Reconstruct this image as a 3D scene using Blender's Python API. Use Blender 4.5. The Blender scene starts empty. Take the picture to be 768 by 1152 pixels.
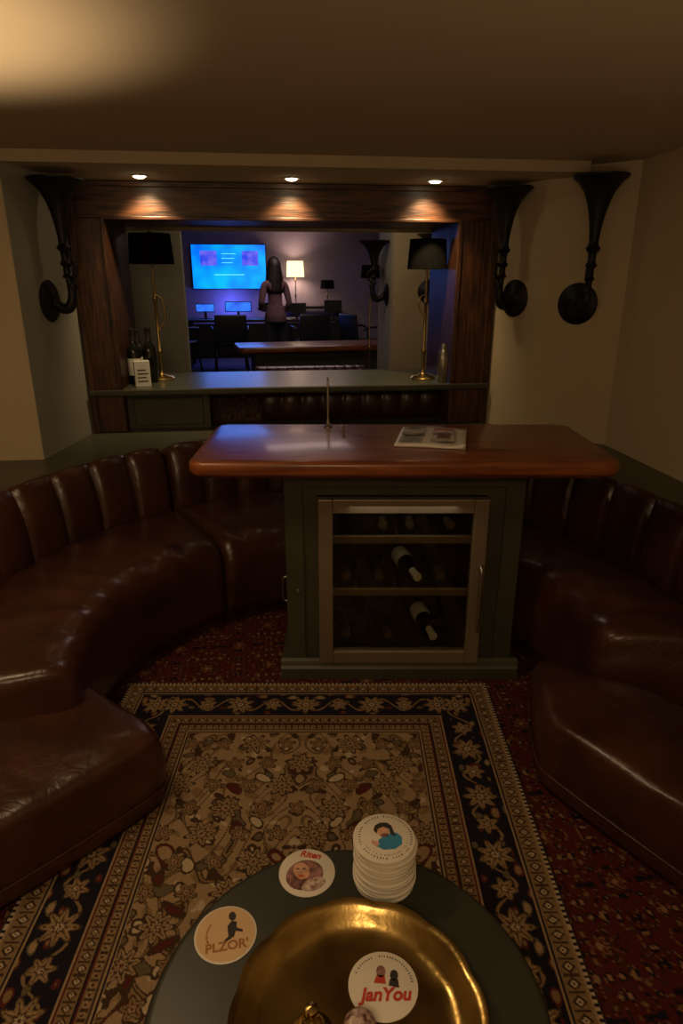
import bpy, bmesh, math, random
import numpy as np
from mathutils import Vector, Matrix, noise
random.seed(4)
S=bpy.context.scene
COL=S.collection
pi=math.pi
A7=math.radians(-7)

# ---------------------------------------------------------------- materials
def newmat(name):
    m=bpy.data.materials.new(name); m.use_nodes=True
    nt=m.node_tree; b=nt.nodes.get("Principled BSDF")
    return m,nt,b
def setin(b,**k):
    for n,v in k.items():
        n=n.replace('_',' ')
        if n in b.inputs:
            b.inputs[n].default_value=v
def mat(name,col,rough=.5,metal=0,var=.15,scale=8,bump=.0,bscale=60,coat=0,stretch=(1,1,1),col2=None,emis=None,estr=0,detail=4,spec=.5):
    m,nt,b=newmat(name)
    setin(b,Roughness=rough,Metallic=metal,Coat_Weight=coat,Coat_Roughness=.12)
    if 'Specular IOR Level' in b.inputs: b.inputs['Specular IOR Level'].default_value=spec
    tc=nt.nodes.new("ShaderNodeTexCoord"); mp=nt.nodes.new("ShaderNodeMapping")
    mp.inputs['Scale'].default_value=stretch
    nt.links.new(tc.outputs['Object'],mp.inputs['Vector'])
    nz=nt.nodes.new("ShaderNodeTexNoise"); nz.inputs['Scale'].default_value=scale; nz.inputs['Detail'].default_value=detail
    nt.links.new(mp.outputs[0],nz.inputs['Vector'])
    cr=nt.nodes.new("ShaderNodeValToRGB")
    c1=tuple(c*(1-var) for c in col)+(1,)
    c2=(tuple(col2) if col2 else tuple(min(1,c*(1+var)) for c in col))+(1,)
    cr.color_ramp.elements[0].position=.35; cr.color_ramp.elements[1].position=.65
    cr.color_ramp.elements[0].color=c1; cr.color_ramp.elements[1].color=c2
    nt.links.new(nz.outputs['Fac'],cr.inputs['Fac']); nt.links.new(cr.outputs['Color'],b.inputs['Base Color'])
    if bump>0:
        n2=nt.nodes.new("ShaderNodeTexNoise"); n2.inputs['Scale'].default_value=bscale; n2.inputs['Detail'].default_value=5
        nt.links.new(mp.outputs[0],n2.inputs['Vector'])
        bp=nt.nodes.new("ShaderNodeBump"); bp.inputs['Strength'].default_value=bump; bp.inputs['Distance'].default_value=.01
        nt.links.new(n2.outputs['Fac'],bp.inputs['Height']); nt.links.new(bp.outputs[0],b.inputs['Normal'])
    if emis:
        b.inputs['Emission Color'].default_value=tuple(emis)+(1,); b.inputs['Emission Strength'].default_value=estr
    return m
def leather():
    m=mat("brown_leather",(.050,.017,.0085),rough=.31,var=.3,scale=5,bump=.30,bscale=12,coat=.12)
    nt=m.node_tree; b=nt.nodes["Principled BSDF"]
    bp=[n for n in nt.nodes if n.type=='BUMP'][0]
    tc=[n for n in nt.nodes if n.type=='TEX_COORD'][0]
    w=nt.nodes.new("ShaderNodeTexNoise"); w.inputs['Scale'].default_value=7; nt.links.new(tc.outputs['Object'],w.inputs['Vector'])
    ad=nt.nodes.new("ShaderNodeVectorMath"); ad.operation='MULTIPLY_ADD'; ad.inputs[1].default_value=(.35,.35,.35)
    nt.links.new(w.outputs['Color'],ad.inputs[0]); nt.links.new(tc.outputs['Object'],ad.inputs[2])
    vc=nt.nodes.new("ShaderNodeTexVoronoi"); vc.feature='DISTANCE_TO_EDGE'; vc.inputs['Scale'].default_value=14
    nt.links.new(ad.outputs[0],vc.inputs['Vector'])
    mr=nt.nodes.new("ShaderNodeMapRange"); mr.inputs['From Max'].default_value=.22; nt.links.new(vc.outputs['Distance'],mr.inputs['Value'])
    b1=nt.nodes.new("ShaderNodeBump"); b1.inputs['Strength'].default_value=.13; b1.inputs['Distance'].default_value=.004
    nt.links.new(mr.outputs[0],b1.inputs['Height']); nt.links.new(bp.outputs[0],b1.inputs['Normal'])
    v=nt.nodes.new("ShaderNodeTexVoronoi"); v.inputs['Scale'].default_value=260
    nt.links.new(tc.outputs['Object'],v.inputs['Vector'])
    b2=nt.nodes.new("ShaderNodeBump"); b2.inputs['Strength'].default_value=.12; b2.inputs['Distance'].default_value=.002
    nt.links.new(v.outputs['Distance'],b2.inputs['Height']); nt.links.new(b1.outputs[0],b2.inputs['Normal'])
    nt.links.new(b2.outputs[0],b.inputs['Normal'])
    return m
M={}
M['leather']=leather()
M['wall']=mat("beige_plaster",(.53,.43,.28),rough=.9,var=.04,scale=2,bump=.05,bscale=120)
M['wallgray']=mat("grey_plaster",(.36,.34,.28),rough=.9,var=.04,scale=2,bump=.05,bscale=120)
M['ceil']=mat("ceiling_plaster",(.53,.43,.30),rough=.95,var=.03,scale=1.5,bump=.03,bscale=90)
M['green']=mat("dark_green_paint",(.050,.048,.028),rough=.45,var=.12,scale=6,bump=.03)
M['greentop']=mat("green_stone_top",(.075,.080,.055),rough=.30,var=.18,scale=14,coat=.15)
M['ledge']=mat("green_tile",(.080,.080,.052),rough=.4,var=.12,scale=5)
M['wood']=mat("dark_walnut",(.038,.013,.006),rough=.42,var=.5,scale=5,stretch=(14,14,1.3),bump=.15,bscale=10,col2=(.095,.034,.014))
M['woodh']=mat("dark_walnut_horizontal",(.040,.014,.007),rough=.42,var=.5,scale=5,stretch=(1.3,14,14),bump=.15,bscale=10,col2=(.11,.040,.016))
M['cherry']=mat("cherry_wood",(.19,.048,.014),rough=.33,var=.3,scale=3,stretch=(1.2,12,12),coat=.25,col2=(.28,.082,.025))
M['black']=mat("black_iron",(.008,.0075,.007),rough=.5,metal=.3,var=.2,bump=.1)
M['shade']=mat("black_shade_fabric",(.006,.0055,.005),rough=.95,var=.2,spec=.1)
M['brass']=mat("aged_brass",(.45,.31,.12),rough=.3,metal=1,var=.25,scale=9,bump=.06,bscale=20)
M['brassd']=mat("brass_tray_metal",(.30,.205,.065),rough=.22,metal=1,var=.35,scale=9,bump=.22,bscale=14,col2=(.46,.32,.11))
M['steel']=mat("brushed_steel",(.42,.38,.32),rough=.35,metal=1,var=.1,scale=10,stretch=(1,1,20))
M['bronze']=mat("bronze_door_frame",(.24,.185,.12),rough=.45,metal=.55,var=.12,scale=6)
M['int']=mat("fridge_interior",(.014,.012,.010),rough=.6,var=.2)
M['bottle']=mat("dark_bottle_glass",(.006,.008,.005),rough=.12,var=.2,coat=.4)
M['capw']=mat("white_label_paper",(.62,.60,.55),rough=.6,var=.08)
M['caps']=mat("foil_capsule",(.16,.13,.10),rough=.35,metal=.6,var=.3)
M['tablegreen']=mat("table_green_lacquer",(.027,.029,.019),rough=.45,var=.12,scale=5,coat=.05)
M['white']=mat("coaster_board",(.58,.53,.44),rough=.8,var=.05)
M['tan']=mat("tan_print",(.52,.35,.19),rough=.8,var=.06)
M['red']=mat("red_ink",(.42,.035,.02),rough=.7,var=.1)
M['ink']=mat("black_ink",(.02,.015,.015),rough=.7,var=.1)
M['blue']=mat("blue_ink",(.03,.20,.36),rough=.7,var=.1)
M['skinp']=mat("printed_skin",(.48,.26,.16),rough=.8,var=.25,scale=60)
M['hairp']=mat("printed_brown",(.14,.045,.035),rough=.8,var=.5,scale=70,col2=(.30,.14,.12))
M['maroon']=mat("maroon_print",(.20,.04,.04),rough=.7,var=.6,scale=110,col2=(.55,.42,.34))
M['orangeink']=mat("brown_ink",(.28,.12,.03),rough=.7,var=.1)
M['floor']=mat("dark_floor",(.02,.016,.012),rough=.5,var=.2)
M['farwall']=mat("mauve_wall",(.34,.28,.33),rough=.9,var=.05)
M['farfloor']=mat("far_carpet",(.04,.04,.055),rough=.8,var=.25,scale=20)
M['plastic']=mat("black_plastic",(.010,.010,.011),rough=.4,var=.1)
M['skin']=mat("skin",(.45,.26,.18),rough=.55,var=.06)
M['hair']=mat("dark_hair",(.010,.007,.006),rough=.5,var=.3,scale=30,stretch=(6,6,1))
M['pink']=mat("mauve_cardigan",(.12,.065,.075),rough=.9,var=.15,scale=20)
M['trouser']=mat("dark_trousers",(.015,.015,.02),rough=.9,var=.1)
M['photo']=mat("magazine_photo",(.16,.14,.12),rough=.4,var=.8,scale=14,col2=(.60,.56,.48))
M['paper']=mat("magazine_paper",(.72,.68,.60),rough=.45,var=.05,coat=.2)
M['redpanel']=mat("gap_view_red",(.05,.012,.010),rough=.8,var=.6,scale=40,col2=(.11,.06,.035))  # dark gap and glimpsed rug pattern put into a panel colour
def emat(name,col,st,col2=None,scale=3):
    m,nt,b=newmat(name)
    setin(b,Roughness=.3); b.inputs['Base Color'].default_value=(.02,.02,.02,1)
    if col2:
        tc=nt.nodes.new("ShaderNodeTexCoord"); nz=nt.nodes.new("ShaderNodeTexNoise"); nz.inputs['Scale'].default_value=scale
        nt.links.new(tc.outputs['Object'],nz.inputs['Vector'])
        cr=nt.nodes.new("ShaderNodeValToRGB"); cr.color_ramp.elements[0].position=.35; cr.color_ramp.elements[1].position=.65
        cr.color_ramp.elements[0].color=tuple(col)+(1,); cr.color_ramp.elements[1].color=tuple(col2)+(1,)
        nt.links.new(nz.outputs['Fac'],cr.inputs[0]); nt.links.new(cr.outputs[0],b.inputs['Emission Color'])
    else: b.inputs['Emission Color'].default_value=tuple(col)+(1,)
    b.inputs['Emission Strength'].default_value=st
    return m
M['tv']=emat("tv_screen",(.0,.10,.78),1.45,(.0,.36,.95),2.2)
M['tvpanel']=emat("tv_panel",(.02,.05,.70),1.2,(.14,.12,.75),9)
M['tvtext']=emat("tv_text",(.15,.75,1),1.5)
M['mon']=emat("monitor_screen",(.02,.08,.7),1.3,(.03,.2,.8),6)
M['lampglow']=emat("lit_lamp_shade",(1,.70,.36),2.2)
M['bulb']=emat("downlight_lens",(1,.82,.5),30)
def glassmat():
    m=bpy.data.materials.new("tinted_door_glass"); m.use_nodes=True; nt=m.node_tree; nt.nodes.clear()
    o=nt.nodes.new("ShaderNodeOutputMaterial"); mx=nt.nodes.new("ShaderNodeMixShader"); t=nt.nodes.new("ShaderNodeBsdfTransparent"); g=nt.nodes.new("ShaderNodeBsdfGlossy")
    t.inputs[0].default_value=(.80,.78,.70,1); g.inputs['Roughness'].default_value=.05; mx.inputs[0].default_value=.05
    nt.links.new(t.outputs[0],mx.inputs[1]); nt.links.new(g.outputs[0],mx.inputs[2]); nt.links.new(mx.outputs[0],o.inputs[0])
    return m
M['glass']=glassmat()

# ---------------------------------------------------------------- helpers
def obj(name,me,mt=None,parent=None,smooth=False,loc=None,rot=None):
    o=bpy.data.objects.new(name,me); COL.objects.link(o)
    if mt: me.materials.append(M[mt] if isinstance(mt,str) else mt)
    if parent: o.parent=parent
    if loc: o.location=loc
    if rot: o.rotation_euler=rot
    if smooth:
        me.polygons.foreach_set("use_smooth",[True]*len(me.polygons))
    return o
def pyd(name,vs,fs,mt=None,parent=None,smooth=False,loc=None,rot=None):
    me=bpy.data.meshes.new(name); me.from_pydata([tuple(v) for v in vs],[],fs); me.update()
    bm=bmesh.new(); bm.from_mesh(me); bmesh.ops.recalc_face_normals(bm,faces=bm.faces); bm.to_mesh(me); bm.free()
    return obj(name,me,mt,parent,smooth,loc,rot)
def empty(name,loc=(0,0,0),rotz=0):
    o=bpy.data.objects.new(name,None); COL.objects.link(o); o.location=loc; o.rotation_euler=(0,0,rotz); o.empty_display_size=.05
    return o
def box(name,a,b,mt,parent=None,bevel=0,seg=3,loc=None,rot=None):
    x0,y0,z0=a;x1,y1,z1=b
    vs=[(x0,y0,z0),(x1,y0,z0),(x1,y1,z0),(x0,y1,z0),(x0,y0,z1),(x1,y0,z1),(x1,y1,z1),(x0,y1,z1)]
    fs=[(0,3,2,1),(4,5,6,7),(0,1,5,4),(1,2,6,5),(2,3,7,6),(3,0,4,7)]
    me=bpy.data.meshes.new(name); me.from_pydata(vs,[],fs)
    o=obj(name,me,mt,parent,False,loc,rot)
    if bevel>0:
        bm=bmesh.new(); bm.from_mesh(me)
        bmesh.ops.bevel(bm,geom=list(bm.edges),offset=bevel,segments=seg,profile=.5,affect='EDGES',clamp_overlap=True)
        bm.to_mesh(me); bm.free()
        if seg>2: me.polygons.foreach_set("use_smooth",[True]*len(me.polygons)); me.update()
        if seg>2:
            try:
                me.set_sharp_from_angle(angle=math.radians(35))
            except Exception: pass
    return o
def lathe(name,prof,mt,parent=None,n=32,loc=None,rot=None,smooth=True,wob=None,zw=None):
    vs=[];fs=[]
    for (r,z) in prof:
        for i in range(n):
            a=2*pi*i/n; rr=max(r,1e-5)
            if wob: rr*=wob(a,r,z)
            vs.append((rr*math.cos(a),rr*math.sin(a),z+(zw(a,r) if zw else 0)))
    for j in range(len(prof)-1):
        for i in range(n):
            k=(i+1)%n; fs.append((j*n+i,j*n+k,(j+1)*n+k,(j+1)*n+i))
    fs.append(tuple(reversed(range(n)))); fs.append(tuple((len(prof)-1)*n+i for i in range(n)))
    me=bpy.data.meshes.new(name); me.from_pydata(vs,[],fs); me.update()
    o=obj(name,me,mt,parent,smooth,loc,rot)
    if smooth:
        try: me.set_sharp_from_angle(angle=math.radians(50))
        except Exception: pass
    return o
def tube(name,pts,rad,mt,parent=None,n=10,sub=6,closed=False):
    P=[Vector(p) for p in pts]
    if not isinstance(rad,(list,tuple)): rad=[rad]*len(P)
    Q=[];R=[]
    m=len(P)
    for i in range(m-1):
        p0=P[max(i-1,0)];p1=P[i];p2=P[i+1];p3=P[min(i+2,m-1)]
        for s in range(sub):
            t=s/sub
            Q.append(.5*((2*p1)+(-p0+p2)*t+(2*p0-5*p1+4*p2-p3)*t*t+(-p0+3*p1-3*p2+p3)*t**3))
            R.append(rad[i]*(1-t)+rad[i+1]*t)
    Q.append(P[-1]);R.append(rad[-1])
    vs=[];fs=[];up=None
    for i,q in enumerate(Q):
        d=(Q[min(i+1,len(Q)-1)]-Q[max(i-1,0)]).normalized()
        if up is None:
            up=Vector((0,0,1)) if abs(d.z)<.9 else Vector((1,0,0))
        s=d.cross(up).normalized(); up=s.cross(d).normalized()
        for k in range(n):
            a=2*pi*k/n; vs.append(q+R[i]*(math.cos(a)*s+math.sin(a)*up))
    for j in range(len(Q)-1):
        for k in range(n):
            l=(k+1)%n; fs.append((j*n+k,j*n+l,(j+1)*n+l,(j+1)*n+k))
    fs.append(tuple(range(n))); fs.append(tuple((len(Q)-1)*n+k for k in range(n)))
    return pyd(name,vs,fs,mt,parent,True)
def prism(name,poly,z0,z1,mt,parent=None,bevel=0,seg=3,smooth=False):
    n=len(poly)
    vs=[(p[0],p[1],z0) for p in poly]+[(p[0],p[1],z1) for p in poly]
    fs=[tuple(reversed(range(n))),tuple(range(n,2*n))]+[(i,(i+1)%n,n+(i+1)%n,n+i) for i in range(n)]
    o=pyd(name,vs,fs,mt,parent)
    if bevel>0:
        me=o.data; bm=bmesh.new(); bm.from_mesh(me)
        bmesh.ops.bevel(bm,geom=[e for e in bm.edges if len(e.link_faces)==2 and e.calc_face_angle(0)>.3],offset=bevel,segments=seg,profile=.5,affect='EDGES',clamp_overlap=True)
        bm.to_mesh(me); bm.free()
        me.polygons.foreach_set("use_smooth",[True]*len(me.polygons))
        try: me.set_sharp_from_angle(angle=math.radians(40))
        except Exception: pass
    return o
def text(name,s,size,mt,parent,loc,rot=(0,0,0),ext=.0004,shear=0,bold=0):
    c=bpy.data.curves.new(name,'FONT'); c.body=s; c.size=size; c.extrude=ext; c.align_x='CENTER'; c.align_y='CENTER'; c.shear=shear; c.offset=bold
    o=bpy.data.objects.new(name+"_c",c); COL.objects.link(o)
    bpy.context.view_layer.update()
    me=bpy.data.meshes.new_from_object(o.evaluated_get(bpy.context.evaluated_depsgraph_get()))
    bpy.data.objects.remove(o)
    return obj(name,me,mt,parent,False,loc,rot)
def roundrect(x0,y0,x1,y1,r,n=6):
    pts=[]
    for cx,cy,a0 in ((x1-r,y1-r,0),(x0+r,y1-r,90),(x0+r,y0+r,180),(x1-r,y0+r,270)):
        for i in range(n+1):
            a=math.radians(a0+90*i/n); pts.append((cx+r*math.cos(a),cy+r*math.sin(a)))
    return pts

# ---------------------------------------------------------------- room shell
CZ=2.09; SZ=2.04
def wallquad(name,p,q,z0,z1,mt,th=.06):
    p=Vector(p);q=Vector(q); d=(q-p).normalized(); nrm=Vector((-d.y,d.x))*th
    poly=[p,q,q+nrm,p+nrm]
    return prism(name,poly,z0,z1,mt)
box("floor",(-2.4,-1.8,-.1),(2.2,4.75,0),'floor')
box("floor_far_room",(-3.2,4.75,-.1),(4.4,12.2,0),'farfloor')
box("trim_platform",(-3.2,8.0,0),(4.4,12.1,.2),'farfloor')
box("wall_right",(1.88,-1.8,0),(1.98,3.35,CZ),'wall')
box("wall_left",(-2.3,-1.8,0),(-2.2,3.4,CZ),'wall')
box("wall_back",(-2.3,-1.9,0),(1.98,-1.8,CZ),'wall')
prism("wall_front_left",[(-2.3,3.4),(-1.11,3.4),(-1.0,4.02),(-1.0,4.7),(-2.3,4.7)],0,CZ,'wall')
prism("wall_front_right",[(1.98,3.35),(1.88,3.35),(1.55,3.69),(1.42,4.0),(1.42,4.7),(1.98,4.7)],0,CZ,'wall')
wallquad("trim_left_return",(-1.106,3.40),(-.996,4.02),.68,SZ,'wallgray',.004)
box("wall_over_frame",(-1.0,4.62,1.84),(1.42,4.72,CZ+.4),'wall')
box("ceiling",(-2.3,-1.9,CZ),(1.98,4.72,CZ+.08),'ceil')
box("trim_soffit",(-1.25,3.42,SZ),(1.65,4.62,CZ),'ceil')
# ledge around the pit
c1=Vector((.25,2.0)); c2=Vector((.19,2.0)); RI=.87; RA,RB=1.41,1.65
def ringpt(ph,t):
    I=c1+RI*Vector((math.cos(ph),math.sin(ph))); B=c2+Vector((RA*math.cos(ph),RB*math.sin(ph)))
    return I+(B-I)*t
vs=[];fs=[]
angs=[math.radians(a) for a in range(-35,216,3)]
for a in angs:
    p=ringpt(a,1.07); d=Vector((math.cos(a),math.sin(a)))
    ts=[]
    if d.x>1e-6: ts.append((1.88-p.x)/d.x)
    if d.x<-1e-6: ts.append((-2.2-p.x)/d.x)
    if d.y>1e-6: ts.append((4.6-p.y)/d.y)
    if d.y<-1e-6: ts.append((.2-p.y)/d.y)
    q=p+d*min(ts)
    vs+= [(p.x,p.y,.0),(p.x,p.y,.68),(q.x,q.y,.68)]
for i in range(len(angs)-1):
    fs+=[(3*i,3*i+1,3*i+4,3*i+3),(3*i+1,3*i+2,3*i+5,3*i+4)]
pyd("trim_pit_ledge",vs,fs,'ledge')

# ---------------------------------------------------------------- banquettes
prof=[(.07,.008,0),(.07,.05,0),(.02,.07,0),(.0,.12,0),(-.01,.2,0),(-.012,.28,0),(-.005,.34,0),(.01,.375,0),(.04,.41,0),(.09,.43,0),(.16,.44,0),(.28,.445,0),(.4,.447,0),(.52,.445,0),(.64,.44,0),(.74,.432,0),(.82,.42,0),(.855,.405,.3),
      (.875,.40,.7),(.88,.44,1),(.885,.50,1),(.90,.56,1),(.92,.61,1),(.945,.65,1),(.965,.68,1),(.99,.705,1),(1.02,.717,.9),(1.05,.712,.6),(1.065,.69,.2),(1.068,.4,0),(1.068,.008,0)]
def banquette(a0,a1,nch):
    vs=[];fs=[];K=len(prof);step=(a1-a0)/(nch*12)
    N=nch*12
    for i in range(N+1):
        deg=a0+i*step; ph=math.radians(deg)
        fr=(i%12)/12.0
        b=abs(math.sin(pi*fr))**.45
        e=min(i,N-i)/12.0
        s=math.sqrt(max(0,1-(1-min(e/.45,1))**2))
        for (t,z,c) in prof:
            tt=t-.045*b*c; zz=z+.018*b*c*(1 if z>.6 else 0)
            p=ringpt(ph,tt)
            if .02<t<.83:
                nn=noise.noise(Vector((p.x*5,p.y*5,1.3)))*.009+noise.noise(Vector((p.x*15,p.y*15,4.)))*.004
                w=3*noise.noise(Vector((p.x*3,p.y*3,0)))
                zz+=nn+.006*math.sin(ph*38+w)*math.exp(-((t-.15)/.16)**2)+.004*math.sin(ph*60-w)*math.exp(-((t-.75)/.12)**2)
            if zz>.1: zz-= (1-s)*.03*(1 if t<1.06 else 0)
            if t<.05: p=ringpt(ph,tt+(1-s)*.04)
            vs.append((p.x,p.y,zz))
    for i in range(N):
        for j in range(K-1):
            fs.append((i*K+j,i*K+j+1,(i+1)*K+j+1,(i+1)*K+j))
    fs.append(tuple(range(K))); fs.append(tuple(N*K+j for j in range(K)))
    o=pyd("curved_leather_banquette",vs,fs,'leather',None,True)
    try: o.data.set_sharp_from_angle(angle=math.radians(75))
    except Exception: pass
banquette(120.5,192,9)
banquette(60,120,8)
banquette(-12,59.5,9)

# ottomans: upholstered block with rounded top edge and a piped seam
def chaikin(P,it=2,f=.2):
    for _ in range(it):
        Q=[]
        for i in range(len(P)):
            a=P[i];b=P[(i+1)%len(P)]
            Q+=[a+(b-a)*f,a+(b-a)*(1-f)]
        P=Q; f=.25
    return P
def dens(P,m):
    Q=[]
    for i in range(len(P)):
        a=P[i];b=P[(i+1)%len(P)]; k=max(1,int((b-a).length/m))
        Q+=[a+(b-a)*j/k for j in range(k)]
    return Q
def ottoman(poly,h=.29):
    c=sum((Vector(p) for p in poly),Vector((0,0)))/len(poly)
    e=empty("leather_ottoman",(c.x,c.y,.019))
    loc=dens(chaikin([Vector(p)-c for p in poly],3,.085),.03)
    H=h-.019
    n=len(loc)
    rings=[(.0,.975),(.02,.985),(.055,.990),(.062,.983),(.069,.990),(.12,1.0),(.17,1.003),(.205,.998),(.228,.985),(.243,.965),(.253,.935),(.260,.89),(.265,.83),(.269,.74),(.272,.64),(.275,.52),(.278,.38),(.280,.24),(.281,.12)]
    vs=[];fs=[]
    for (z,s) in rings:
        for p in loc:
            q=p*s
            zz=z*H/.275
            if z>.2:
                zz+=.009*noise.noise(Vector((q.x*6,q.y*6,2)))+.007*noise.noise(Vector((q.x*20+q.y*14,q.y*5-q.x*3,7)))
            elif z>.08:
                k=1+.010*noise.noise(Vector((q.x*9,q.y*9,z*12))); q=q*k
            vs.append((q.x,q.y,zz))
    for j in range(len(rings)-1):
        for i in range(n): fs.append((j*n+i,j*n+(i+1)%n,(j+1)*n+(i+1)%n,(j+1)*n+i))
    fs.append(tuple(range(n))); fs.append(tuple((len(rings)-1)*n+i for i in range(n)))
    pyd("cushion",vs,fs,'leather',e,True)
    pp=[(p.x*.995,p.y*.995,.062*H/.275) for p in loc]; pp.append(pp[0])
    tube("piping",pp,.0045,'leather',e,6,1)
ottoman([(-.665,2.05),(-.295,1.68),(-1.0,1.10),(-1.36,1.46)])
ottoman([(.94,1.98),(.815,1.61),(1.20,.88),(1.62,1.06),(1.26,1.70)])

# ---------------------------------------------------------------- rugs (coloured knots stored on the mesh)
PAL=dict(tan=(.29,.195,.105),cream=(.42,.33,.21),navy=(.011,.009,.015),maroon=(.085,.016,.013),brown=(.052,.028,.015),gold=(.205,.13,.062),olive=(.11,.085,.045))
def sn(X,Y,seed,k,n=9):
    r=np.random.RandomState(seed); o=np.zeros_like(X)
    for i in range(n):
        a=r.rand()*2*pi; kk=k*(.5+r.rand()); o+=np.sin(kk*(X*math.cos(a)+Y*math.sin(a))+r.rand()*6.28)
    return o/math.sqrt(n)
def flowerpaint(C,U,V,cx,cy,R,k,ph,cols):
    sel=(abs(U-cx)<R*1.3)&(abs(V-cy)<R*1.3)
    if not sel.any(): return
    du=U[sel]-cx;dv=V[sel]-cy; r=np.hypot(du,dv); th=np.arctan2(dv,du)+ph
    rr=r/(R*(.78+.22*np.cos(k*th)))
    sub=C[sel]
    for lim,c in cols:
        sub[rr<lim]=PAL[c]
    pet=(abs(np.sin(k*th/2))<.16)&(rr<.85)&(rr>.4)
    sub[pet]=PAL['brown']
    C[sel]=sub
def rugmesh(name,W,L,nx,ny,C,h,loc,rotz,thick):
    us=np.linspace(0,W,nx);vs_=np.linspace(0,L,ny)
    U,V=np.meshgrid(us,vs_)
    co=np.stack([U.ravel(),-V.ravel(),np.full(U.size,thick)],1)
    i=np.arange(nx*ny).reshape(ny,nx)
    f=np.stack([i[:-1,:-1].ravel(),i[1:,:-1].ravel(),i[1:,1:].ravel(),i[:-1,1:].ravel()],1)
    me=bpy.data.meshes.new(name)
    me.vertices.add(len(co)); me.vertices.foreach_set("co",co.ravel().astype(np.float32))
    me.loops.add(f.size); me.loops.foreach_set("vertex_index",f.ravel().astype(np.int32))
    me.polygons.add(len(f)); me.polygons.foreach_set("loop_start",np.arange(0,f.size,4,dtype=np.int32))
    try: me.polygons.foreach_set("loop_total",np.full(len(f),4,dtype=np.int32))
    except Exception: pass
    me.update(calc_edges=True); me.validate()
    ca=me.color_attributes.new("knots",'FLOAT_COLOR','POINT')
    cc=np.concatenate([C.reshape(-1,3),np.ones((C.shape[0]*C.shape[1],1))],1).astype(np.float32)
    ca.data.foreach_set("color",cc.ravel())
    m,nt,b=newmat(name+"_wool"); setin(b,Roughness=.95)
    b.inputs['Specular IOR Level'].default_value=.15
    at=nt.nodes.new("ShaderNodeAttribute"); at.attribute_name="knots"
    tc=nt.nodes.new("ShaderNodeTexCoord"); nz=nt.nodes.new("ShaderNodeTexNoise"); nz.inputs['Scale'].default_value=170
    nt.links.new(tc.outputs['Object'],nz.inputs['Vector'])
    mr=nt.nodes.new("ShaderNodeMapRange"); mr.inputs['To Min'].default_value=.6; mr.inputs['To Max'].default_value=1.35
    nt.links.new(nz.outputs['Fac'],mr.inputs['Value'])
    mx=nt.nodes.new("ShaderNodeVectorMath"); mx.operation='SCALE'
    nt.links.new(at.outputs['Color'],mx.inputs[0]); nt.links.new(mr.outputs[0],mx.inputs['Scale'])
    nt.links.new(mx.outputs[0],b.inputs['Base Color'])
    bp=nt.nodes.new("ShaderNodeBump"); bp.inputs['Strength'].default_value=.5; bp.inputs['Distance'].default_value=.004
    nt.links.new(nz.outputs['Fac'],bp.inputs['Height']); nt.links.new(bp.outputs[0],b.inputs['Normal'])
    e=empty(name,loc,rotz)
    o=obj("pile",me,m,e,False)
    box("backing",(-.004,-L-.004,0),(W+.004,.004,thick-.001),'ink',e)
    return e
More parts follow.
